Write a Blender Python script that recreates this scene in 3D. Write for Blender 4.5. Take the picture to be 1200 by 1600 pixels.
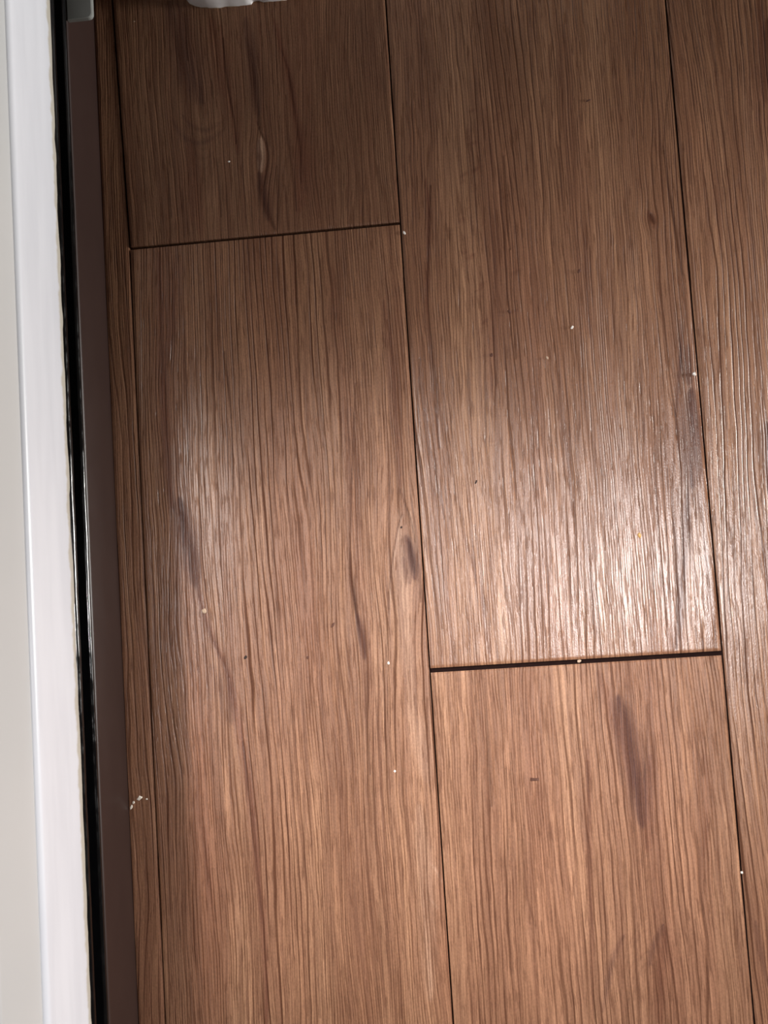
import bpy, math, random
import numpy as np
from mathutils import Euler, Vector

random.seed(7)
for o in list(bpy.data.objects):
    bpy.data.objects.remove(o)
scene = bpy.context.scene
COL = scene.collection

# ------------------------------------------------------------------ camera
F_PX = 2000.0
ROT = (0.0848, 0.1025, -0.0636)
CAM = (0.2359, -0.2605, 0.8065)
cd = bpy.data.cameras.new('camera')
cam = bpy.data.objects.new('camera', cd)
COL.objects.link(cam)
cam.location = CAM
cam.rotation_euler = ROT
cd.sensor_fit = 'HORIZONTAL'
cd.sensor_width = 36.0
cd.lens = F_PX / 1200 * 36.0
cd.clip_start = 0.01
cd.dof.use_dof = True
cd.dof.focus_distance = 0.815
cd.dof.aperture_fstop = 15.0
scene.camera = cam
RM = np.array(Euler(ROT).to_matrix())

# ------------------------------------------------------------------ world, lights, exposure
scene.cycles.max_bounces = 4
scene.cycles.diffuse_bounces = 2
scene.cycles.glossy_bounces = 2
scene.view_settings.view_transform = 'Standard'
scene.view_settings.look = 'None'
scene.view_settings.gamma = 1.0
scene.view_settings.exposure = 0.0
scene.view_settings.use_curve_mapping = False
w = bpy.data.worlds.new('room_air')
scene.world = w
w.use_nodes = True
w.node_tree.nodes['Background'].inputs[0].default_value = (1.0, 0.80, 0.64, 1)
w.node_tree.nodes['Background'].inputs[1].default_value = 0.07


def spot(name, loc, target, power, color, angle, blend, radius):
    l = bpy.data.lights.new(name, 'SPOT')
    l.energy = power
    l.color = color
    l.spot_size = math.radians(angle)
    l.spot_blend = blend
    l.shadow_soft_size = radius
    o = bpy.data.objects.new(name, l)
    COL.objects.link(o)
    o.location = loc
    o.rotation_euler = (Vector(target) - Vector(loc)).to_track_quat('-Z', 'Y').to_euler()
    return o


# hand-held torch beside the lens, a ceiling spotlight on the far side of the ledge, an added low fill light to brighten the white face
spot('torch_light', (0.385, -0.225, 0.78), (0.42, -0.46, 0), 25.0, (1.0, 0.96, 0.96), 88, 1.0, 0.022)
spot('ceiling_spotlight', (-0.328, 0.12, 1.64), (0.150, -0.325, 0), 112.0, (1.0, 0.94, 0.91), 16.2, 1.0, 0.04)
l = bpy.data.lights.new('low_fill', 'POINT')  # unseen fill, added to lift the upright white boards
l.energy = 104.0
l.color = (1.0, 0.975, 0.935)
l.shadow_soft_size = 0.14
o = bpy.data.objects.new('low_fill', l)
COL.objects.link(o)
o.location = (1.72, -0.08, 0.135)


# ------------------------------------------------------------------ helpers
def at(px, py, z=0.0):
    """photo pixel -> point of the level z"""
    d = RM @ np.array([(px - 600) / F_PX, -(py - 800) / F_PX, -1.0])
    t = (z - CAM[2]) / d[2]
    return np.array([CAM[0] + d[0] * t, CAM[1] + d[1] * t, z])


def ats(pts):
    return np.array([at(x, y)[:2] for x, y in pts])


def tag(o, label=None, cat=None, group=None, kind=None):
    if label: o['label'] = label
    if cat: o['category'] = cat
    if group: o['group'] = group
    if kind: o['kind'] = kind
    return o


def mesh_obj(name, verts, faces, mat, parent=None, smooth=False):
    me = bpy.data.meshes.new(name)
    me.from_pydata([tuple(v) for v in verts], [], faces)
    me.update()
    if smooth:
        me.shade_smooth()
    me.materials.append(mat)
    o = bpy.data.objects.new(name, me)
    COL.objects.link(o)
    if parent: o.parent = parent
    return o


def empty(name, loc=(0, 0, 0)):
    o = bpy.data.objects.new(name, None)
    COL.objects.link(o)
    o.location = loc
    return o


# ---- node helpers
class NT:
    def __init__(s, name):
        s.m = bpy.data.materials.new(name)
        s.m.use_nodes = True
        s.t = s.m.node_tree
        s.b = s.t.nodes['Principled BSDF']

    def n(s, kind, **kw):
        x = s.t.nodes.new(kind)
        for k, v in kw.items():
            setattr(x, k, v)
        return x

    def put(s, sock, v):
        if isinstance(v, (int, float)):
            sock.default_value = v
        elif isinstance(v, tuple):
            sock.default_value = v if len(v) == len(sock.default_value) else (*v, 1)
        else:
            s.t.links.new(v, sock)

    def math(s, op, a, b=0.0, c=None, clamp=False):
        x = s.n('ShaderNodeMath', operation=op, use_clamp=clamp)
        s.put(x.inputs[0], a); s.put(x.inputs[1], b)
        if c is not None: s.put(x.inputs[2], c)
        return x.outputs[0]

    def vec(s, x, y, z):
        c = s.n('ShaderNodeCombineXYZ')
        s.put(c.inputs[0], x); s.put(c.inputs[1], y); s.put(c.inputs[2], z)
        return c.outputs[0]

    def noise(s, v, scale=1.0, detail=2.0, rough=0.5, dist=0.0):
        x = s.n('ShaderNodeTexNoise')
        s.put(x.inputs['Vector'], v)
        x.inputs['Scale'].default_value = scale
        x.inputs['Detail'].default_value = detail
        x.inputs['Roughness'].default_value = rough
        x.inputs['Distortion'].default_value = dist
        return x.outputs['Fac']

    def ramp(s, f, a, b, lo=0.0, hi=1.0, smooth=True):
        x = s.n('ShaderNodeMapRange', interpolation_type='SMOOTHSTEP' if smooth else 'LINEAR')
        s.put(x.inputs[0], f)
        for i, v in zip((1, 2, 3, 4), (a, b, lo, hi)):
            s.put(x.inputs[i], v)
        return x.outputs[0]

    def mix(s, f, a, b, mode='MIX'):
        x = s.n('ShaderNodeMix', data_type='RGBA', blend_type=mode)
        s.put(x.inputs[0], f); s.put(x.inputs[6], a); s.put(x.inputs[7], b)
        return x.outputs[2]

    def attr(s, name):
        x = s.n('ShaderNodeAttribute', attribute_name=name)
        return x

    def bump(s, h, strength, dist, normal=None):
        x = s.n('ShaderNodeBump')
        x.inputs['Strength'].default_value = strength
        x.inputs['Distance'].default_value = dist
        s.put(x.inputs['Height'], h)
        if normal is not None: s.put(x.inputs['Normal'], normal)
        return x.outputs[0]


def pos_xyz(t):
    g = t.n('ShaderNodeNewGeometry')
    sp = t.n('ShaderNodeSeparateXYZ')
    t.t.links.new(g.outputs['Position'], sp.inputs[0])
    return sp.outputs[0], sp.outputs[1], sp.outputs[2]


# ------------------------------------------------------------------ materials
def wood_material():
    t = NT('vinyl_wood')
    X, Y, Z = pos_xyz(t)
    seed = t.attr('seed').outputs['Fac']
    flow = t.attr('flow').outputs['Fac']
    fig = t.n('ShaderNodeSeparateColor')
    t.t.links.new(t.attr('figure').outputs['Color'], fig.inputs[0])
    dark, red, grey = fig.outputs[0], fig.outputs[1], fig.outputs[2]
    ext = t.n('ShaderNodeSeparateColor')
    t.t.links.new(t.attr('figure_extra').outputs['Color'], ext.inputs[0])
    pale, calm, tint = ext.outputs[0], ext.outputs[1], ext.outputs[2]
    amount = t.attr('relief').outputs['Fac']
    phi = t.math('ADD', X, flow)
    # embossed grain: iso-lines of a stretched noise, two sizes
    wob = t.math('MULTIPLY', t.math('SUBTRACT', t.noise(t.vec(t.math('MULTIPLY', phi, 45), t.math('MULTIPLY', Y, 30), seed), 1, 1), 0.5), 0.0016)
    p2 = t.math('ADD', phi, wob)

    def grooves(per_m, bend, off, w0, w1, s0, s1, ylen):
        p = t.math('ADD', t.math('MULTIPLY', p2, per_m), t.math('MULTIPLY', t.noise(t.vec(t.math('MULTIPLY', phi, 55), t.math('MULTIPLY', Y, 5), t.math('ADD', seed, off)), 1, 1.0), bend))
        fr = t.math('FRACT', p)
        cell = t.math('FLOOR', p)
        d = t.math('ABSOLUTE', t.math('SUBTRACT', fr, 0.5))
        st_ = t.ramp(t.noise(t.vec(t.math('MULTIPLY', cell, 3.71), t.math('MULTIPLY', Y, ylen), t.math('ADD', seed, off + 3)), 1, 1.0), s0, s1)
        wv = t.math('MULTIPLY', t.math('ADD', t.math('MULTIPLY', st_, 0.7), 0.5), w1)
        return t.math('MULTIPLY', t.ramp(d, t.math('MULTIPLY', wv, w0), wv, 1, 0), st_)
    gA = grooves(250, 3.4, 0.0, 0.25, 0.155, 0.24, 0.60, 9)
    gB = grooves(600, 5.0, 21.0, 0.15, 0.24, 0.32, 0.62, 18)
    nB = t.noise(t.vec(t.math('MULTIPLY', p2, 420), t.math('MULTIPLY', Y, 10), t.math('ADD', seed, 9.1)), 1, 1.0, 0.6)
    # pores: short dashes
    nP = t.noise(t.vec(t.math('MULTIPLY', p2, 1100), t.math('MULTIPLY', Y, 60), t.math('ADD', seed, 4.4)), 1, 1.0, 0.55)
    pore = t.ramp(nP, 0.32, 0.45, 1, 0)
    # where the strong grooves are
    reg = t.ramp(t.noise(t.vec(t.math('MULTIPLY', phi, 24), t.math('MULTIPLY', Y, 2.6), t.math('ADD', seed, 2.7)), 1, 0.0), 0.36, 0.60, 0.12, 1.0)
    keep = t.math('MULTIPLY', t.math('SUBTRACT', 1.0, calm, clamp=True), amount)
    sA = t.math('MULTIPLY', t.math('MULTIPLY', gA, reg), keep)
    sB = t.math('MULTIPLY', gB, t.math('MULTIPLY', keep, t.math('SUBTRACT', 1.25, reg)))
    # colour bands
    band = t.noise(t.vec(t.math('MULTIPLY', phi, 34), t.math('MULTIPLY', Y, 1.6), t.math('ADD', seed, 6.0)), 1, 2.0, 0.6)
    redb = t.noise(t.vec(t.math('MULTIPLY', phi, 22), t.math('MULTIPLY', Y, 2.2), t.math('ADD', seed, 13.0)), 1, 2.0, 0.55)
    col = t.mix(t.ramp(band, 0.28, 0.74), (0.262, 0.125, 0.067), (0.400, 0.217, 0.122))
    col = t.mix(t.math('MULTIPLY', t.ramp(redb, 0.46, 0.74), 0.45), col, (0.290, 0.118, 0.064))
    # plank tint: below 0.5 darker (print, and painted shade by the ledge), above 0.5 warmer
    col = t.mix(t.ramp(tint, 0.5, 1.0, 0, 0.55, False), col, (0.46, 0.245, 0.148))
    col = t.mix(t.ramp(tint, 0.0, 0.5, 0.75, 0, False), col, (0.165, 0.085, 0.050))
    # fine streaks of the print, which also break up the larger figure
    nC = t.noise(t.vec(t.math('MULTIPLY', p2, 760), t.math('MULTIPLY', Y, 15), t.math('ADD', seed, 31.0)), 1, 2.0, 0.65)
    brk = t.ramp(nC, 0.30, 0.66, 1.35, 0.70)
    pale = t.math('MULTIPLY', pale, t.ramp(nC, 0.34, 0.62, 0.5, 1.15), clamp=True)
    red = t.math('MULTIPLY', red, brk, clamp=True)
    grey = t.math('MULTIPLY', grey, brk, clamp=True)
    # printed figure of the planks
    col = t.mix(t.math('MULTIPLY', pale, 0.75), col, (0.50, 0.32, 0.22))
    col = t.mix(t.math('MULTIPLY', red, 0.85), col, (0.170, 0.060, 0.033))
    col = t.mix(t.math('MULTIPLY', grey, 0.90), col, (0.078, 0.038, 0.036))
    col = t.mix(t.math('MULTIPLY', dark, 0.92), col, (0.045, 0.017, 0.012))
    col = t.mix(1.0, col, t.mix(t.ramp(nC, 0.30, 0.70, 0, 1, False), (0.66, 0.62, 0.60), (1.26, 1.28, 1.30)), 'MULTIPLY')
    # streaks, grooves, pores
    col = t.mix(t.ramp(nB, 0.36, 0.64, 0.42, 0), col, (0.150, 0.062, 0.035))
    col = t.mix(t.math('MULTIPLY', sB, 0.62), col, (0.105, 0.042, 0.023))
    col = t.mix(t.math('MULTIPLY', sA, 0.85), col, (0.075, 0.028, 0.016))
    col = t.mix(t.math('MULTIPLY', pore, 0.50), col, (0.105, 0.045, 0.027))
    fine = t.noise(t.vec(t.math('MULTIPLY', X, 1500), t.math('MULTIPLY', Y, 700), seed), 1, 1.0)
    col = t.mix(1.0, col, t.mix(fine, (0.72, 0.72, 0.72), (1.28, 1.28, 1.28)), 'MULTIPLY')
    t.put(t.b.inputs['Base Color'], col)
    h = t.math('MULTIPLY', sA, -1.0)
    h = t.math('ADD', h, t.math('MULTIPLY', sB, -0.6))
    h = t.math('ADD', h, t.math('MULTIPLY', pore, -0.25))
    h = t.math('ADD', h, t.math('MULTIPLY', dark, -0.6))
    h = t.math('ADD', h, t.math('MULTIPLY', fine, 0.16))
    t.put(t.b.inputs['Normal'], t.bump(h, 0.9, 0.00045))
    gl = t.attr('gloss').outputs['Fac']
    t.put(t.b.inputs['Roughness'], t.ramp(gl, 0.0, 1.0, 0.52, 0.31, False))
    # the print colour sits in matte grooves
    pit = t.math('MAXIMUM', t.math('MAXIMUM', sA, t.math('MULTIPLY', sB, 0.8)), t.math('MAXIMUM', t.math('MAXIMUM', dark, t.math('MULTIPLY', grey, 0.7)), t.math('MULTIPLY', pore, 0.6)))
    sp = t.math('MULTIPLY', t.ramp(gl, 0.0, 1.0, 0.12, 0.55, False), t.math('SUBTRACT', 1.0, t.math('MULTIPLY', pit, 0.85), clamp=True))
    t.put(t.b.inputs['Specular IOR Level'], sp)
    return t.m


def plain(name, col, rough, spec=0.5):
    t = NT(name)
    t.put(t.b.inputs['Base Color'], col)
    t.b.inputs['Roughness'].default_value = rough
    t.b.inputs['Specular IOR Level'].default_value = spec
    return t


M = {}
M['wood'] = wood_material()
t = plain('underlay', (0.012, 0.006, 0.005), 0.9, 0.1); M['under'] = t.m
# gap filler colour varies a little
X, Y, Z = pos_xyz(t)
t.put(t.b.inputs['Base Color'], t.mix(t.noise(t.vec(X, Y, Z), 240, 2), (0.008, 0.003, 0.003), (0.022, 0.010, 0.008)))

t = plain('white_enamel', (0.80, 0.80, 0.82), 0.32); M['white'] = t.m
X, Y, Z = pos_xyz(t)
n1 = t.noise(t.vec(t.math('MULTIPLY', X, 30), t.math('MULTIPLY', Y, 9), t.math('MULTIPLY', Z, 60)), 1, 3)
c = t.mix(t.ramp(n1, 0.3, 0.75), (0.80, 0.825, 0.89), (0.73, 0.755, 0.82))
# yellowed, unevenly brushed lower edge
e = t.math('ADD', Z, t.math('MULTIPLY', t.math('SUBTRACT', t.noise(t.vec(0.0, t.math('MULTIPLY', Y, 70), 0.0), 1, 3, 0.6), 0.5), 0.012))
c = t.mix(t.ramp(e, 0.0885, 0.0925, 1, 0), c, (0.56, 0.53, 0.46))
t.put(t.b.inputs['Base Color'], c)
t.put(t.b.inputs['Normal'], t.bump(n1, 0.12, 0.002))

t = plain('ledge_paint', (0.60, 0.585, 0.56), 0.55); M['ledge'] = t.m
X, Y, Z = pos_xyz(t)
n1 = t.noise(t.vec(t.math('MULTIPLY', X, 45), t.math('MULTIPLY', Y, 5), Z), 1, 3)
t.put(t.b.inputs['Base Color'], t.mix(t.ramp(n1, 0.3, 0.7), (0.585, 0.585, 0.585), (0.525, 0.54, 0.545)))

t = plain('black_gloss', (0.003, 0.003, 0.0035), 0.16); M['black'] = t.m
X, Y, Z = pos_xyz(t)
n1 = t.noise(t.vec(t.math('MULTIPLY', X, 300), t.math('MULTIPLY', Y, 110), t.math('MULTIPLY', Z, 300)), 1, 3, 0.6)
t.put(t.b.inputs['Normal'], t.bump(n1, 0.10, 0.0006))
t.put(t.b.inputs['Roughness'], t.ramp(n1, 0.35, 0.65, 0.06, 0.22))

t = plain('brown_vinyl', (0.040, 0.021, 0.017), 0.38, 0.4); M['brown'] = t.m
X, Y, Z = pos_xyz(t)
n1 = t.noise(t.vec(t.math('MULTIPLY', X, 60), t.math('MULTIPLY', Y, 40), t.math('MULTIPLY', Z, 60)), 1, 3)
t.put(t.b.inputs['Base Color'], t.mix(n1, (0.026, 0.014, 0.012), (0.034, 0.019, 0.016)))

t = plain('chipped_white', (0.80, 0.79, 0.79), 0.5); M['casing'] = t.m
X, Y, Z = pos_xyz(t)
n1 = t.noise(t.vec(X, Y, Z), 160, 3)
c = t.mix(t.ramp(n1, 0.35, 0.7), (0.90, 0.89, 0.90), (0.84, 0.83, 0.84))
n2 = t.noise(t.vec(X, Y, Z), 300, 2)
e = t.math('ADD', Z, t.math('MULTIPLY', t.math('SUBTRACT', n2, 0.5), 0.004))
c = t.mix(t.ramp(e, 0.0008, 0.0016, 1, 0), c, (0.60, 0.52, 0.40))
t.put(t.b.inputs['Base Color'], c)

M['grey'] = plain('grey_paint', (0.24, 0.25, 0.24), 0.5).m
for k, c, r in (('crumb_white', (0.90, 0.86, 0.80), 0.6), ('crumb_tan', (0.55, 0.40, 0.28), 0.7), ('crumb_amber', (0.62, 0.36, 0.10), 0.4),
                ('crumb_brown', (0.11, 0.045, 0.028), 0.8), ('crumb_dark', (0.028, 0.016, 0.014), 0.8), ('chip_paint', (0.78, 0.72, 0.62), 0.6)):
    t = plain(k, c, r)
    X, Y, Z = pos_xyz(t)
    t.put(t.b.inputs['Base Color'], t.mix(t.noise(t.vec(X, Y, Z), 1500, 2), tuple(v * 0.85 for v in c), tuple(min(1, v * 1.12) for v in c)))
    M[k] = t.m

# ------------------------------------------------------------------ floor: underlay and single planks
PW = 0.18
DY0, DY1 = at(700, 1640)[1] - 0.02, at(400, -40)[1] + 0.02      # finely meshed stretch
THK = 0.005


def edgeA(y):
    return -0.0042 * np.clip(y / 0.165, 0, 1.15)


def col_edge(k):
    if k == 1:
        return edgeA
    return lambda y: np.zeros_like(y) + (k - 1) * PW


# strokes of the printed wood figure: (channel, width in px, strength, points in photo px, taper)
ST = []
def st(ch, wpx, s, pts, taper=True):
    ST.append((ch, wpx * (1.35 if ch == 'dark' else 1.15) / 2420.0, min(1.0, s * 1.2), ats(pts), taper))
# upper plank of the second row
st('dark', 2.2, .75, [(286, 20), (289, 60), (293, 95)])
st('dark', 2.6, .9, [(348, 60), (353, 120), (360, 160), (366, 190), (369, 225)])
st('red', 14, .55, [(345, 40), (352, 110), (362, 170), (372, 240)])
st('grey', 26, .50, [(262, 10), (276, 70), (290, 130), (310, 150)])
st('dark', 10, .40, [(262, 0), (275, 60), (288, 120)])
st('dark', 9, .5, [(384, 60), (396, 120), (402, 170), (408, 205)])
st('dark', 3.0, .85, [(401, 190), (409, 212), (417, 228), (419, 250), (415, 280), (409, 300)])
st('dark', 8, .6, [(404, 270), (408, 300), (414, 325), (430, 360)])
st('pale', 14, 1.0, [(408, 216), (410, 240), (409, 268)])
st('grey', 5, .5, [(404, 220), (405, 250), (406, 275)])
st('red', 11, .8, [(428, 30), (440, 75), (452, 120), (461, 175), (470, 230), (472, 290)])
st('dark', 4, .6, [(440, 80), (450, 110), (458, 160), (464, 200), (470, 240), (470, 285)])
st('dark', 5, .45, [(432, 260), (434, 310), (433, 360)])
st('dark', 3, .5, [(446, 150), (448, 210), (460, 290), (462, 330)])
st('red', 16, .5, [(300, 270), (310, 320), (316, 370)])
for k in range(7):      # pointed arches of the flat-sawn figure
    a = 60 - k * 7
    st('dark', 3.0, random.uniform(.07, .17), [(318 - a + random.uniform(-6, 6), 120 + k * 16), (318 - a * .85, 165 + k * 16), (318 - a * .45, 205 + k * 16), (318, 222 + k * 16), (318 + a * .4, 205 + k * 16), (318 + a * .7, 170 + k * 16)])
for k in range(5):
    st('dark', 2.5, .13, [(478 + k * 9, 330 - k * 4), (484 + k * 8, 270 - k * 2), (500 + k * 4, 235 + k * 8), (516, 225 + k * 10), (530 - k * 3, 240 + k * 9), (540 - k * 4, 290)])
st('grey', 60, .22, [(560, 20), (580, 80), (600, 140)])
st('grey', 46, .55, [(272, 0), (286, 60), (300, 120), (318, 160)])
st('red', 30, .55, [(330, 30), (344, 90), (352, 150)])
st('grey', 22, .5, [(384, 30), (396, 100), (404, 180)])
st('grey', 16, .6, [(404, 270), (412, 300), (420, 345)])
st('red', 26, .6, [(466, 190), (474, 250), (468, 330)])
st('red', 30, .45, [(296, 230), (304, 290), (300, 345)])
st('grey', 8, .4, [(268, 185), (285, 215), (305, 226), (330, 220), (352, 200)])
st('grey', 7, .35, [(285, 180), (300, 200), (325, 206), (348, 190)])
for x_, y_, l_ in ((212, 300, 60), (232, 250, 90), (262, 270, 70), (282, 300, 70), (338, 250, 90), (352, 290, 80), (376, 260, 100), (388, 300, 70), (444, 290, 70), (455, 270, 90), (490, 250, 90), (530, 280, 70), (560, 270, 80), (590, 260, 90), (320, 60, 70), (334, 90, 60), (420, 50, 70), (500, 60, 80), (540, 80, 90), (575, 50, 90)):
    st('dark', 1.6, random.uniform(.25, .5), [(x_, y_), (x_ + l_ * .05, y_ + l_ * .5), (x_ + l_ * .08, y_ + l_)])
# lower plank of the second row
st('red', 13, .75, [(249, 395), (251, 450), (253, 540), (256, 640), (262, 740), (270, 800)])
st('dark', 4, .35, [(250, 440), (251, 520), (254, 600)])
st('red', 16, .55, [(275, 400), (272, 470), (262, 560)])
st('dark', 3.0, .75, [(350, 550), (353, 580), (358, 615), (361, 655)])
st('dark', 1.8, .5, [(361, 655), (362, 720), (364, 760)])
st('dark', 9, .45, [(284, 800), (294, 845), (306, 900)])
st('grey', 26, .95, [(280, 780), (290, 830), (302, 880), (306, 915)])
st('dark', 6, .55, [(284, 800), (292, 845), (305, 905), (312, 940)])
st('dark', 4, .4, [(312, 940), (326, 990), (345, 1025), (358, 1060)])
st('red', 12, .8, [(306, 900), (318, 960), (338, 1010), (356, 1050), (366, 1100), (380, 1160), (390, 1230), (396, 1290), (402, 1360), (412, 1440), (417, 1530), (416, 1600)])
st('dark', 3, .5, [(380, 1160), (388, 1220), (395, 1290), (403, 1370), (413, 1460), (417, 1500)])
st('grey', 26, .28, [(330, 1040), (350, 1080), (362, 1130)])
st('red', 8, .45, [(318, 1290), (325, 1360), (332, 1420)])
st('dark', 2.4, .40, [(318, 1310), (326, 1370), (336, 1440)])
st('dark', 3.0, .62, [(555, 600), (551, 700), (549, 760), (547, 830), (546, 870)])
st('dark', 5.0, .95, [(547, 862), (547, 890), (551, 920), (556, 950), (560, 975)])
st('dark', 5, .75, [(556, 950), (562, 980), (567, 1005), (569, 1035)])
st('grey', 9, .9, [(558, 960), (564, 985), (568, 1010), (569, 1030)])
st('dark', 2.6, .55, [(568, 1010), (570, 1060), (573, 1140), (578, 1210)])
st('red', 22, .30, [(520, 420), (532, 560), (545, 700), (560, 860), (575, 1030), (590, 1200), (596, 1400)])
st('red', 12, .5, [(600, 470), (613, 550), (618, 620), (622, 700), (626, 760)])
st('dark', 2.6, .55, [(603, 500), (614, 560), (619, 640), (621, 680)])
st('calm', 22, 1.0, [(627, 815), (633, 860), (634, 920), (636, 1000), (640, 1080), (648, 1160), (656, 1250)], False)
st('pale', 20, .55, [(627, 830), (630, 880), (632, 960), (640, 1060), (650, 1130)])
st('dark', 8, .6, [(638, 850), (644, 872), (648, 896)])
st('grey', 18, 1.0, [(634, 838), (640, 862), (645, 885), (648, 905)])
st('dark', 5, .7, [(636, 845), (643, 865), (648, 885)])
st('grey', 13, .6, [(630, 870), (634, 890), (640, 912)])
st('dark', 2.2, .55, [(606, 985), (607, 930), (611, 890), (616, 855), (622, 820), (628, 803)])
st('dark', 2.2, .6, [(625, 765), (634, 790), (642, 810), (650, 850), (655, 890), (658, 940)])
st('pale', 3.5, .8, [(608, 960), (612, 900), (619, 855), (627, 808)])
st('pale', 3.5, .8, [(641, 800), (645, 825), (651, 850), (655, 880)])
st('dark', 2.0, .45, [(606, 985), (605, 1060), (608, 1150), (612, 1230)])
st('pale', 24, .45, [(640, 1100), (655, 1150), (668, 1220)])
st('pale', 3, .8, [(671, 1348), (680, 1357), (690, 1378)])
st('pale', 3, .8, [(664, 1402), (676, 1408), (684, 1420)])
st('pale', 26, .45, [(655, 1260), (664, 1340), (668, 1420), (672, 1560)])
st('dark', 2, .35, [(648, 1290), (655, 1350), (662, 1400), (664, 1440)])
for k, (x0, x1) in enumerate(((470, 500), (500, 523), (527, 545), (585, 612), (598, 628), (573, 600))):
    st('dark', 2.2, .36, [(x0, 1050), (x0 + (x1 - x0) * .25, 1180), (x0 + (x1 - x0) * .6, 1340), (x1, 1590)])
st('dark', 2.2, .5, [(473, 1240), (476, 1300), (474, 1370)])
# long plank of the third row
st('red', 6, .9, [(665, 280), (671, 330), (669, 390), (667, 450), (667, 490)])
st('dark', 2.4, .85, [(672, 290), (671, 350), (668, 410), (667, 470), (672, 530), (680, 600), (683, 660), (686, 700)])
st('dark', 2.0, .5, [(656, 560), (652, 620), (654, 690), (658, 760)])
st('dark', 2.0, .5, [(664, 640), (672, 700), (684, 760), (694, 810)])
for k in range(46):
    yy = 175 + k * 8.5
    xx = 745 + 26 * math.sin(k * .9) + random.uniform(-14, 18) + (yy - 175) * .045
    st('red', random.uniform(4, 9), random.uniform(.25, .6), [(xx, yy), (xx + random.uniform(4, 14), yy - random.uniform(1, 9))])
st('red', 34, .38, [(758, 170), (768, 280), (775, 400), (770, 520), (765, 620)])
st('dark', 2.6, .8, [(786, 245), (790, 310), (793, 360), (797, 390)])
st('dark', 2.2, .55, [(795, 390), (799, 470), (806, 560)])
st('dark', 2.0, .5, [(873, 230), (876, 290), (881, 330)])
st('dark', 2.0, .5, [(858, 70), (860, 120)])
st('red', 40, .32, [(880, 40), (890, 200), (905, 380), (920, 520)])
st('dark', 5.0, .9, [(1016, 334), (1018, 342), (1021, 349)])
st('red', 12, .7, [(1012, 330), (1019, 342), (1024, 356)])
st('dark', 3.2, .85, [(1037, 235), (1043, 290), (1052, 340), (1060, 395), (1066, 430)])
st('dark', 2.4, .5, [(1050, 100), (1040, 170), (1036, 240)])
st('grey', 5, .7, [(1062, 500), (1066, 530), (1060, 600), (1056, 650)])
st('grey', 30, .72, [(1080, 610), (1082, 650), (1084, 700), (1082, 760)])
st('grey', 16, .5, [(1074, 540), (1076, 600)])
st('grey', 14, .55, [(1078, 740), (1072, 820), (1066, 900), (1060, 980), (1056, 1015)])
st('dark', 3, .4, [(1050, 720), (1052, 800), (1060, 880), (1058, 960), (1056, 1015)])
st('pale', 22, .7, [(1096, 800), (1098, 850), (1108, 920)])
st('calm', 24, .9, [(1086, 620), (1096, 800), (1106, 960)], False)
st('dark', 2.4, .45, [(742, 820), (750, 880), (757, 940), (764, 1020)])
st('red', 8, .4, [(722, 830), (746, 900), (760, 980), (766, 1030)])
st('pale', 20, .35, [(785, 950), (787, 985), (785, 1020)])
st('calm', 20, .9, [(785, 950), (787, 985), (785, 1020)], False)
st('pale', 34, .35, [(945, 920), (950, 980), (955, 1020)])
# lower plank of the third row
st('grey', 30, .75, [(966, 1090), (980, 1140), (990, 1190), (998, 1240), (1004, 1290)])
st('red', 20, .55, [(935, 1050), (955, 1110), (975, 1160), (990, 1230)])
st('red', 18, .5, [(1016, 1180), (1010, 1260), (1012, 1330)])
st('dark', 3, .4, [(1012, 1100), (1011, 1160), (1006, 1220)])
st('red', 9, .55, [(918, 1170), (920, 1240), (919, 1300), (924, 1420), (926, 1600)])
st('dark', 2.4, .5, [(918, 1190), (919, 1270), (918, 1350), (923, 1430), (922, 1520), (930, 1590)])
st('dark', 2.2, .45, [(818, 1290), (820, 1360), (824, 1410), (838, 1450)])
st('dark', 2.2, .4, [(790, 1200), (794, 1300), (791, 1400), (801, 1520)])
st('dark', 2.4, .45, [(758, 1060), (762, 1150), (768, 1260)])
st('red', 20, .5, [(1040, 1450), (1034, 1500), (1030, 1560), (1032, 1600)])
st('grey', 9, .5, [(975, 1462), (960, 1490), (950, 1530), (942, 1580)])
st('grey', 9, .5, [(1036, 1445), (1020, 1480), (1014, 1510)])
for k in range(5):
    st('dark', 2.4, random.uniform(.08, .2), [(985 - k * 7, 1600), (990 - k * 6, 1550 - k * 6), (1000 - k * 3, 1515 - k * 14), (1012, 1500 - k * 18), (1026 + k * 2, 1515 - k * 12), (1032 + k * 3, 1560 - k * 4), (1036 + k * 3, 1600)])
st('red', 8, .4, [(1100, 1180), (1106, 1270), (1100, 1340)])
# right-hand plank
st('dark', 22, .5, [(1200, 30), (1200, 90), (1202, 160)])
st('red', 30, .45, [(1185, 0), (1190, 120), (1200, 240)])
st('grey', 16, .8, [(1196, 660), (1200, 710), (1206, 780)])
st('dark', 6, .5, [(1198, 660), (1200, 700)])
st('red', 10, .45, [(1112, 220), (1120, 300), (1126, 390)])
st('red', 14, .4, [(1196, 850), (1204, 960), (1210, 1080)])
st('grey', 10, .4, [(1180, 1440), (1190, 1500), (1200, 1540)])
st('pale', 4, .8, [(1118, 600), (1126, 640), (1128, 690)])
# knots that push the grain aside: px centre, px half-sizes, push in px
KN = [(409, 245, 20, 45, 9), (634, 870, 30, 75, 10), (1018, 342, 12, 16, 4), (990, 1190, 34, 110, 8), (1085, 670, 20, 100, -5), (318, 190, 60, 90, 5), (1012, 1540, 46, 90, 6), (786, 985, 16, 40, 2), (515, 260, 36, 60, 7)]
KN = [(at(x, y)[:2], a / 2420., b / 2420., p / 2420.) for x, y, a, b, p in KN]


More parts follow.
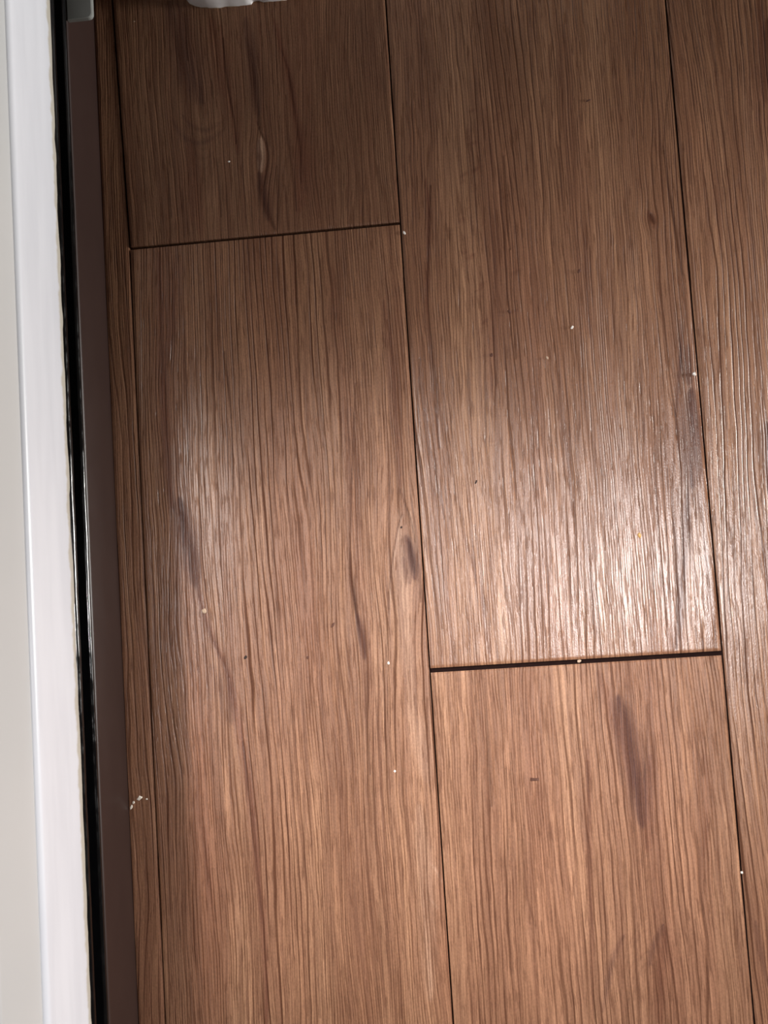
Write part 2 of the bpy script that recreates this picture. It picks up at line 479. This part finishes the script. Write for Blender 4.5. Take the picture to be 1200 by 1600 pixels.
def wave(rng, y, x, n, lx, ly, amp):
    out = np.zeros_like(x)
    for _ in range(n):
        out += np.sin(x * 2 * np.pi / lx * rng.uniform(.4, 1.3) + y * 2 * np.pi / ly * rng.uniform(.4, 1.3) * rng.choice([-1, 1]) + rng.uniform(0, 6.28))
    return out * amp / n ** .5


def make_plank(parent, el, er, y0, y1, seed, tint, gloss, gapL, gapR, gap0, gap1, lift=0.0, roll=0.0, pitch=0.0, relief=1.0):
    rng = np.random.default_rng(int(seed * 100))
    ya, yb = y0 + gap0 / 2, y1 - gap1 / 2
    ys = [ya]
    y = ya
    while y < yb:
        step = 0.0009 if DY0 < y < DY1 else 0.02
        if y < DY0: step = min(0.02, max(0.0009, DY0 - y + 1e-5))
        y += step
        ys.append(min(y, yb))
    ys = np.array(ys)
    if ys[-1] - ys[-2] < 2e-4: ys = np.delete(ys, -2)
    wid = float(er(np.array([0.]))[0] - el(np.array([0.]))[0])
    inframe = float(el(np.array([0.]))[0]) < at(1240, 1500)[0] and float(er(np.array([0.]))[0]) > -0.02
    nx = int(wid / (0.0009 if inframe else 0.006)) + 1
    u = np.linspace(0, 1, nx)
    L = el(ys) + gapL / 2
    Rr = er(ys) - gapR / 2
    X = L[:, None] + (Rr - L)[:, None] * u[None, :]
    Yg = np.repeat(ys[:, None], nx, 1)
    dist = np.minimum.reduce([X - L[:, None], Rr[:, None] - X, Yg - ya, yb - Yg])
    Z = -0.00045 * np.exp(-(dist / 0.0007) ** 2) + lift
    Z = Z + wave(rng, Yg, X, 4, 0.11, 0.35, 0.00012)
    Z = Z + roll * (X - X.mean()) + pitch * (Yg - Yg.mean())
    # grain flow and figure
    flow = wave(rng, Yg, X, 5, 0.12, 0.60, 0.0026) + wave(rng, Yg, X, 4, 0.05, 0.18, 0.0005)
    ch = {k: np.zeros_like(X) for k in ('dark', 'red', 'grey', 'pale', 'calm')}
    x0, x1 = X.min(), X.max()
    for c, a, b, p in KN:
        if not (x0 < c[0] < x1 and ya < c[1] < yb): continue
        dx, dy = (X - c[0]) / a, (Yg - c[1]) / b
        flow -= p * dx * np.exp(-(dx * dx + dy * dy) * .8) * 1.6
    for name, wd, s, pts, taper in ST:
        m = pts.mean(0)
        if not (x0 <= m[0] <= x1 and ya <= m[1] <= yb): continue
        lo, hi = pts.min(0) - wd * 2.2, pts.max(0) + wd * 2.2
        r0, r1 = np.searchsorted(ys, [lo[1], hi[1]])
        c0 = max(0, int((lo[0] - x0) / (x1 - x0) * nx) - 6); c1 = min(nx, int((hi[0] - x0) / (x1 - x0) * nx) + 6)
        if r1 <= r0 or c1 <= c0: continue
        # smooth the polyline
        tt = np.linspace(0, len(pts) - 1, (len(pts) - 1) * 4 + 1)
        P = np.stack([np.interp(tt, range(len(pts)), pts[:, 0]), np.interp(tt, range(len(pts)), pts[:, 1])], 1)
        if len(P) > 6:
            for _ in range(3):
                P[1:-1] = (P[:-2] + 2 * P[1:-1] + P[2:]) / 4
        gx, gy = X[r0:r1, c0:c1], Yg[r0:r1, c0:c1]
        val = np.zeros_like(gx)
        n = len(P) - 1
        for i in range(n):
            A, B = P[i], P[i + 1]
            d = B - A
            l2 = (d @ d) + 1e-12
            k = np.clip(((gx - A[0]) * d[0] + (gy - A[1]) * d[1]) / l2, 0, 1)
            q = (i + k) / n
            ww = wd / 2 * ((0.25 + 0.75 * np.sin(np.pi * np.clip(q, 0, 1)) ** .6) if taper else 1.0)
            ww = np.maximum(ww, 0.00055)
            rr = ((gx - A[0] - k * d[0]) ** 2 + (gy - A[1] - k * d[1]) ** 2) / (ww * ww)
            val = np.maximum(val, np.exp(-rr) * s)
        ch[name][r0:r1, c0:c1] = np.maximum(ch[name][r0:r1, c0:c1], val)
    ny = len(ys)
    verts = np.stack([X, Yg, Z], 2).reshape(-1, 3)
    idx = np.arange(ny * nx).reshape(ny, nx)
    faces = np.stack([idx[:-1, :-1], idx[:-1, 1:], idx[1:, 1:], idx[1:, :-1]], 2).reshape(-1, 4)
    # sides down to the underlay
    ring = np.concatenate([idx[0, :], idx[1:, -1], idx[-1, -2::-1], idx[-2:0:-1, 0]])
    low = verts[ring].copy(); low[:, 2] = -THK
    base = len(verts); k = len(ring)
    i0 = np.arange(k); i1 = (i0 + 1) % k
    top2 = verts[ring].copy()
    verts = np.concatenate([verts, top2, low])
    faces = np.concatenate([faces, np.stack([base + i1, base + i0, base + k + i0, base + k + i1], 1)])
    me = bpy.data.meshes.new('plank')
    me.vertices.add(len(verts)); me.vertices.foreach_set('co', verts.astype(np.float32).ravel())
    me.loops.add(faces.size); me.loops.foreach_set('vertex_index', faces.astype(np.int32).ravel())
    me.polygons.add(len(faces))
    me.polygons.foreach_set('loop_start', (np.arange(len(faces)) * 4).astype(np.int32))
    me.update(calc_edges=True)
    me.shade_smooth()

    def full(a):
        a = a.reshape(-1)
        return np.concatenate([a, a[ring], a[ring]]).astype(np.float32)
    for nm, arr in (('flow', flow), ('seed', np.full_like(X, seed)), ('gloss', gloss(X, Yg) if callable(gloss) else np.full_like(X, gloss)), ('relief', np.full_like(X, relief))):
        me.attributes.new(nm, 'FLOAT', 'POINT').data.foreach_set('value', full(arr))
    one = np.ones_like(X)
    for nm, tr in (('figure', ('dark', 'red', 'grey')), ('figure_extra', ('pale', 'calm', None))):
        arr = np.stack([full(ch[c]) if c else full(one * tint) for c in tr] + [full(one)], 1)
        me.attributes.new(nm, 'FLOAT_COLOR', 'POINT').data.foreach_set('color', np.clip(arr, 0, 1).ravel())
    me.materials.append(M['wood'])
    o = bpy.data.objects.new('plank', me)
    COL.objects.link(o)
    o.parent = parent
    return o


def gloss_by_ledge(x, y):
    # glossier close to the ledge, duller beyond, shaped to hold the highlight there
    return 0.42 + 0.55 / (1 + np.exp((x - 0.058) / 0.010)) + wave(np.random.default_rng(3), y, x, 4, .05, .2, .04)


FX0, FX1, FY0, FY1 = -0.0172, 4 * PW, -1.10, 0.62
v = [(FX0, FY0, -0.012), (FX1, FY0, -0.012), (FX1, FY1, -0.012), (FX0, FY1, -0.012), (FX0, FY0, -0.0042), (FX1, FY0, -0.0042), (FX1, FY1, -0.0042), (FX0, FY1, -0.0042)]
BOXF = [(3, 2, 1, 0), (4, 5, 6, 7), (0, 1, 5, 4), (1, 2, 6, 5), (2, 3, 7, 6), (3, 0, 4, 7)]
floor = mesh_obj('floor', v, BOXF, M['under'])
tag(floor, 'brown wood-look plank floor with thin dark joints', 'floor', kind='structure')
J1 = 0.0
J2 = float(at(900, 1034)[1])
left0 = lambda y: np.zeros_like(y) + FX0
#          left edge   right edge   y0    y1   seed tint gloss  gaps L R 0 1
make_plank(floor, left0, col_edge(1), FY0, FY1, 1.3, .28, .30, 0, .0009, 0, 0)  # dark tint paints in shade on the strip beside the ledge
make_plank(floor, col_edge(1), col_edge(2), FY0, J1, 3.7, .46, gloss_by_ledge, .0009, .0009, 0, .0016)
make_plank(floor, col_edge(1), col_edge(2), J1, FY1, 5.2, .17, .35, .0020, .0010, .0016, 0, lift=.0005, relief=.5)
make_plank(floor, col_edge(2), col_edge(3), J2, FY1, 8.9, .54, 1.0, .0009, .0010, .0028, 0, relief=.8)
make_plank(floor, col_edge(2), col_edge(3), FY0, J2, 11.4, .68, .34, .0009, .0010, 0, .0028, relief=.8)
make_plank(floor, col_edge(3), col_edge(4), -0.80, FY1, 14.1, .62, 1.0, .0010, .0010, .0016, 0)
make_plank(floor, col_edge(3), col_edge(4), FY0, -0.80, 15.6, .55, .5, .0010, .0010, 0, .0016)
make_plank(floor, col_edge(4), col_edge(5), FY0, -0.10, 17.2, .55, .5, .0010, .0010, 0, .0016)
make_plank(floor, col_edge(4), col_edge(5), -0.10, FY1, 19.6, .60, .5, .0010, .0010, .0016, 0)

# ------------------------------------------------------------------ low ledge on the left
LX = -0.0174            # plane of the upright face
LY0, LY1 = -1.10, 0.62


def extrude_y(name, prof, y0, y1, mat, parent, n=2, jitter=None, smooth=True):
    """closed profile (x, z) swept along y in n stations"""
    verts, faces = [], []
    m = len(prof)
    for i in range(n):
        yy = y0 + (y1 - y0) * i / (n - 1)
        for j, (x, z) in enumerate(prof):
            dx, dz = jitter(j, yy) if jitter else (0, 0)
            verts.append((x + dx, yy, z + dz))
    for i in range(n - 1):
        for j in range(m):
            a, b = i * m + j, i * m + (j + 1) % m
            faces.append((a, a + m, b + m, b))
    faces.append(tuple(range(m)))
    faces.append(tuple(reversed([(n - 1) * m + j for j in range(m)])))
    o = mesh_obj(name, verts, faces, mat, parent)
    if smooth:
        o.data.shade_smooth()
        o.data.set_sharp_from_angle(angle=math.radians(35))
    return o


def arc(cx, cz, r, a0, a1, n=6):
    return [(cx + r * math.cos(math.radians(a0 + (a1 - a0) * i / n)), cz + r * math.sin(math.radians(a0 + (a1 - a0) * i / n))) for i in range(n + 1)]


ledge = empty('baseboard_left', (0, 0, 0))
tag(ledge, 'white ledge with glossy black strip and dark brown kick board beside the floor', 'ledge', kind='structure')
# brown kick board, slightly rounded on top
zb = 0.0545
extrude_y('kick_board', [(LX - .020, -.004), (LX, -.004)] + arc(LX - .0025, zb - .0025, .0025, 0, 90, 5) + [(LX - .020, zb)], LY0, LY1, M['brown'], ledge)
# black strip: two rounded lips with a groove between
zk0, zk1 = zb + .0003, 0.0822
prof = [(LX - .020, zk0)] + arc(LX + .0002 - .0022, zk0 + .0022, .0022, -90, 100, 9) + [(LX - .0088, zk0 + .0044), (LX - .0090, zk0 + .0060), (LX - .0090, zk1 - .0085), (LX - .0086, zk1 - .0068)] \
    + arc(LX - .0022 - .0004, zk1 - .0035, .0028, -60, 90, 7) + [(LX - .020, zk1 - .0007)]
rb = np.random.default_rng(5)
nj = 400
jt = rb.normal(0, 1, nj + 1)
for _ in range(2): jt[1:-1] = (jt[:-2] + jt[1:-1] * 2 + jt[2:]) / 4
def jit_black(j, yy):
    i = int((yy - LY0) / (LY1 - LY0) * nj)
    return (jt[i] * 0.00012, 0)
extrude_y('black_strip', prof, LY0, LY1, M['black'], ledge, n=nj + 1, jitter=jit_black)
# white face board with an uneven, chipped lower edge
zt = 0.150
prof = [(LX - .018, .0828)] + [(LX - .0022, .0828), (LX - .0004, .0842), (LX, .0875)] + [(LX, .100), (LX + .0004, .118), (LX, .138)] + arc(LX - .004, zt - .004, .004, 0, 90, 6) + [(LX - .018, zt)]
jw = rb.normal(0, 1, nj + 1)
for _ in range(3): jw[1:-1] = (jw[:-2] + jw[1:-1] * 2 + jw[2:]) / 4
chips = [(at(110, 850)[1], .006), (at(125, 1028)[1], .004), (at(136, 1395)[1], .012), (at(100, 400)[1], .010), (at(98, 300)[1], .006)]
def jit_white(j, yy):
    if j in (0, 1, 2, 3):
        i = int((yy - LY0) / (LY1 - LY0) * nj)
        c = sum(math.exp(-((yy - cy) / cw) ** 2) for cy, cw in chips)
        return (0, max(-.0004, jw[i] * .0012 + c * .0014))
    return (0, 0)
extrude_y('face_board', prof, LY0, LY1, M['white'], ledge, n=nj + 1, jitter=jit_white)
# greyer upper board, set back a little, then the flat top running off to the left
UX, zu = LX - .003, 0.2035
extrude_y('upper_board', [(UX - .018, zt + .0002), (UX, zt + .0002)] + arc(UX - .003, zu - .003, .003, 0, 90, 5) + [(UX - .018, zu)], LY0, LY1, M['ledge'], ledge)
extrude_y('ledge_top', [(UX - .0185, .160), (UX - .0185, zu - .0008), (LX - .30, zu - .0008), (LX - .30, .160)], LY0, LY1, M['ledge'], ledge)
extrude_y('ledge_core', [(LX - .0225, -.010), (LX - .0225, .1595), (LX - .30, .1595), (LX - .30, -.010)], LY0, LY1, M['ledge'], ledge)

# small grey plate fixed on the kick board at the far end
py = at(122, 30, .054)[1]
px1 = at(144, 16, .054)[0]
cr = .003
out = [(LX + .0001, py), (px1 - cr, py)] + [(px1 - cr + cr * math.sin(q), py + cr - cr * math.cos(q)) for q in (.4, .8, 1.2)] + [(px1, py + cr), (px1, py + .06), (LX + .0001, py + .06)]
m = len(out)
vv = [(x, y, .0508) for x, y in out] + [(x, y, .0542) for x, y in out] + [(LX + .0003 + (x - LX) * .94, py + (y - py) * .99 + .0004, .0546) for x, y in out]
ff = [tuple(reversed(range(m))), tuple(2 * m + i for i in range(m))] + [(l * m + i, l * m + (i + 1) % m, (l + 1) * m + (i + 1) % m, (l + 1) * m + i) for l in (0, 1) for i in range(m)]
plate = mesh_obj('corner_plate', vv, ff, M['grey'], ledge)
plate['label'] = 'small grey plate at the far end of the brown kick board'

# ------------------------------------------------------------------ white casing with chipped foot at the far end
edge_px = [(291, -6), (293, 2), (297, 7), (304, 10), (314, 12.5), (330, 13.5), (346, 13.2), (353, 11.0), (360, 11.4), (372, 10.6), (384, 9.2), (393, 8.0), (396, 3.8), (404, 2.2), (412, 4.6), (424, 3.4), (436, 2.6), (448, 1.2), (452, -1.5), (462, -0.5), (475, 0.5), (490, -2)]
pts = [at(x, y)[:2] for x, y in edge_px]
endx = pts[-1][0]
for k in range(1, 14):
    pts.append(np.array([endx + k * .009, pts[-1][1] + random.uniform(-.0006, .0006)]))
back = max(q[1] for q in pts) + .035
hgt = 0.55
front = [(q[0], q[1]) for q in pts]
poly = front + [(front[-1][0], back), (front[0][0], back)]
m = len(poly)
mean_y = sorted(q[1] for q in front[6:])[len(front[6:]) // 2]
lv = [(.0005, 0.0), (.004, 0.35), (.012, 1.0), (hgt, 1.0)]
verts, faces = [], []
for z, k in lv:
    for i, (x, y) in enumerate(poly):
        yy = y
        if 4 <= i < len(front):
            yy = y + (mean_y - y) * k * .6
        verts.append((x, yy, z))
for l in range(len(lv) - 1):
    for i in range(m):
        a, b = l * m + i, l * m + (i + 1) % m
        faces.append((a, b, b + m, a + m))
faces.append(tuple(reversed(range(m))))
faces.append(tuple((len(lv) - 1) * m + i for i in range(m)))
casing = mesh_obj('trim_1', verts, faces, M['casing'])
casing.data.shade_smooth(); casing.data.set_sharp_from_angle(angle=math.radians(40))
tag(casing, 'white painted casing with a ragged chipped foot at the far end of the floor', 'casing', kind='structure')


# ------------------------------------------------------------------ crumbs and bits lying on the floor
def crumb(name, px, py, wpx, lpx, ang, mat, label, cat, h=.35, group=None, seed=0, shape=None):
    r = np.random.default_rng(seed + int(px * 7 + py))
    c = at(px, py)
    a, b = wpx / 2420. / 2, lpx / 2420. / 2
    hh = max(.0004, min(a, b) * 2 * h)
    n = 8
    verts, faces = [], []
    out = []
    for i in range(n):
        if shape:
            x, y = shape[i % len(shape)]
            if i >= len(shape): break
            out.append((x * a, y * b))
        else:
            q = 2 * math.pi * i / n
            k = r.uniform(.72, 1.1)
            out.append((math.cos(q) * a * k, math.sin(q) * b * k))
    n = len(out)
    ca, sa = math.cos(math.radians(ang)), math.sin(math.radians(ang))
    rot = [(x * ca - y * sa, x * sa + y * ca) for x, y in out]
    z0 = 0.0
    for z, s in ((z0, .9), (z0 + hh * .45, 1.0), (z0 + hh, .62)):
        for x, y in rot:
            verts.append((x * s, y * s, z + (r.uniform(-.12, .12) * hh if z > z0 else 0)))
    for l in range(2):
        for i in range(n):
            p0, p1 = l * n + i, l * n + (i + 1) % n
            faces.append((p0, p1, p1 + n, p0 + n))
    faces.append(tuple(reversed(range(n))))
    faces.append(tuple(2 * n + i for i in range(n)))
    o = mesh_obj(name, verts, faces, M[mat])
    o.location = (c[0], c[1], 0.0001)
    tag(o, label, cat, group)
    return o


G = 'crumbs scattered on the planks'
crumb('crumb', 631.5, 364, 4.5, 8, 25, 'crumb_white', 'white crumb beside the joint corner of the upper cross seam', 'crumb', group=G)
crumb('crumb', 358, 253, 5, 4, 0, 'crumb_white', 'tiny white crumb left of the pale eye-shaped knot', 'crumb', group=G)
crumb('crumb', 210, 34, 4, 3, 0, 'crumb_tan', 'faint tan crumb near the far left floor corner', 'crumb', group=G)
crumb('crumb', 894, 512, 4, 7, -35, 'crumb_white', 'white crumb in the middle of the long upper plank', 'crumb', group=G)
crumb('crumb', 1084.5, 584.5, 6, 7, 10, 'crumb_white', 'brightest white crumb, against the right-hand long seam', 'crumb', group=G, h=.7)
crumb('crumb', 855, 559, 4, 6, 20, 'crumb_tan', 'tan crumb left below the white crumb of the long plank', 'crumb', group=G)
crumb('crumb', 999, 836, 6, 9, 10, 'crumb_amber', 'amber crumb in the shiny patch of the long plank', 'crumb', group=G)
crumb('crumb', 319.5, 955, 9, 10, 20, 'crumb_tan', 'beige flat crumb on the left plank beside the dark streak', 'crumb', group=G)
crumb('crumb', 520, 977, 4, 10, -35, 'crumb_brown', 'dark brown splinter left of the curved purple streak', 'crumb', group=G)
crumb('crumb', 384, 1027, 4.5, 7, -40, 'crumb_dark', 'small black crumb on the left plank', 'crumb', group=G)
crumb('crumb', 481, 1027, 4, 6, -10, 'crumb_brown', 'small brown crumb below the dark brown splinter', 'crumb', group=G)
crumb('crumb', 627, 824, 4, 4, 0, 'crumb_dark', 'black speck at the tip of the grey teardrop knot', 'crumb', group=G)
crumb('crumb', 607, 1036, 4, 5, 0, 'crumb_white', 'tiny white crumb left of the lower cross seam', 'crumb', group=G)
crumb('crumb', 617, 1205, 4, 4, 0, 'crumb_white', 'tiny white crumb at lower middle of the left plank', 'crumb', group=G)
crumb('crumb', 768, 555, 5, 7, -20, 'crumb_brown', 'brown crumb on the reddish mottled band', 'crumb', group=G)
crumb('crumb', 796, 487, 5, 8, 50, 'crumb_brown', 'brown crumb at upper right of the reddish mottled band', 'crumb', group=G)
crumb('crumb', 905, 424, 5, 7, -30, 'crumb_brown', 'brown crumb near the top of the long plank', 'crumb', group=G)
crumb('crumb', 920, 157, 9, 4, 15, 'crumb_brown', 'flat brown crumb at the far end of the long plank', 'crumb', group=G)
crumb('crumb', 744, 753, 3, 8, -25, 'crumb_dark', 'thin black splinter at the left of the shiny patch', 'crumb', group=G)
crumb('crumb', 835, 1217.5, 13, 5, -3, 'crumb_brown', 'brown bar-shaped crumb on the warm lower plank', 'crumb', group=G, h=.8, shape=[(-1, -1), (1, -.7), (1, .9), (.2, .7), (-.9, 1)])
crumb('crumb', 1159, 1363, 4, 4, 0, 'crumb_white', 'tiny white crumb on the lower right seam', 'crumb', group=G)
crumb('crumb', 905, 1033, 7, 5, 0, 'crumb_tan', 'tan crumb lodged over the lower cross seam', 'crumb', group=G)
crumb('paint_chip', 218.5, 1247, 7, 8, -30, 'chip_paint', 'larger cream paint chip beside the brown kick board', 'paint chip', group='paint chips by the kick board', shape=[(-1, -1), (.2, -1), (1, .6), (.8, 1), (-.7, .8)])
crumb('paint_chip', 209, 1254, 4, 5, -20, 'chip_paint', 'upper of two cream paint flakes touching the kick board', 'paint chip', group='paint chips by the kick board')
crumb('paint_chip', 205.5, 1261, 4.5, 8, -25, 'chip_paint', 'lower of two cream paint flakes touching the kick board', 'paint chip', group='paint chips by the kick board')
crumb('paint_chip', 229.5, 1248.5, 3.5, 3, 0, 'chip_paint', 'tiniest cream paint chip, right of the larger one', 'paint chip', group='paint chips by the kick board')
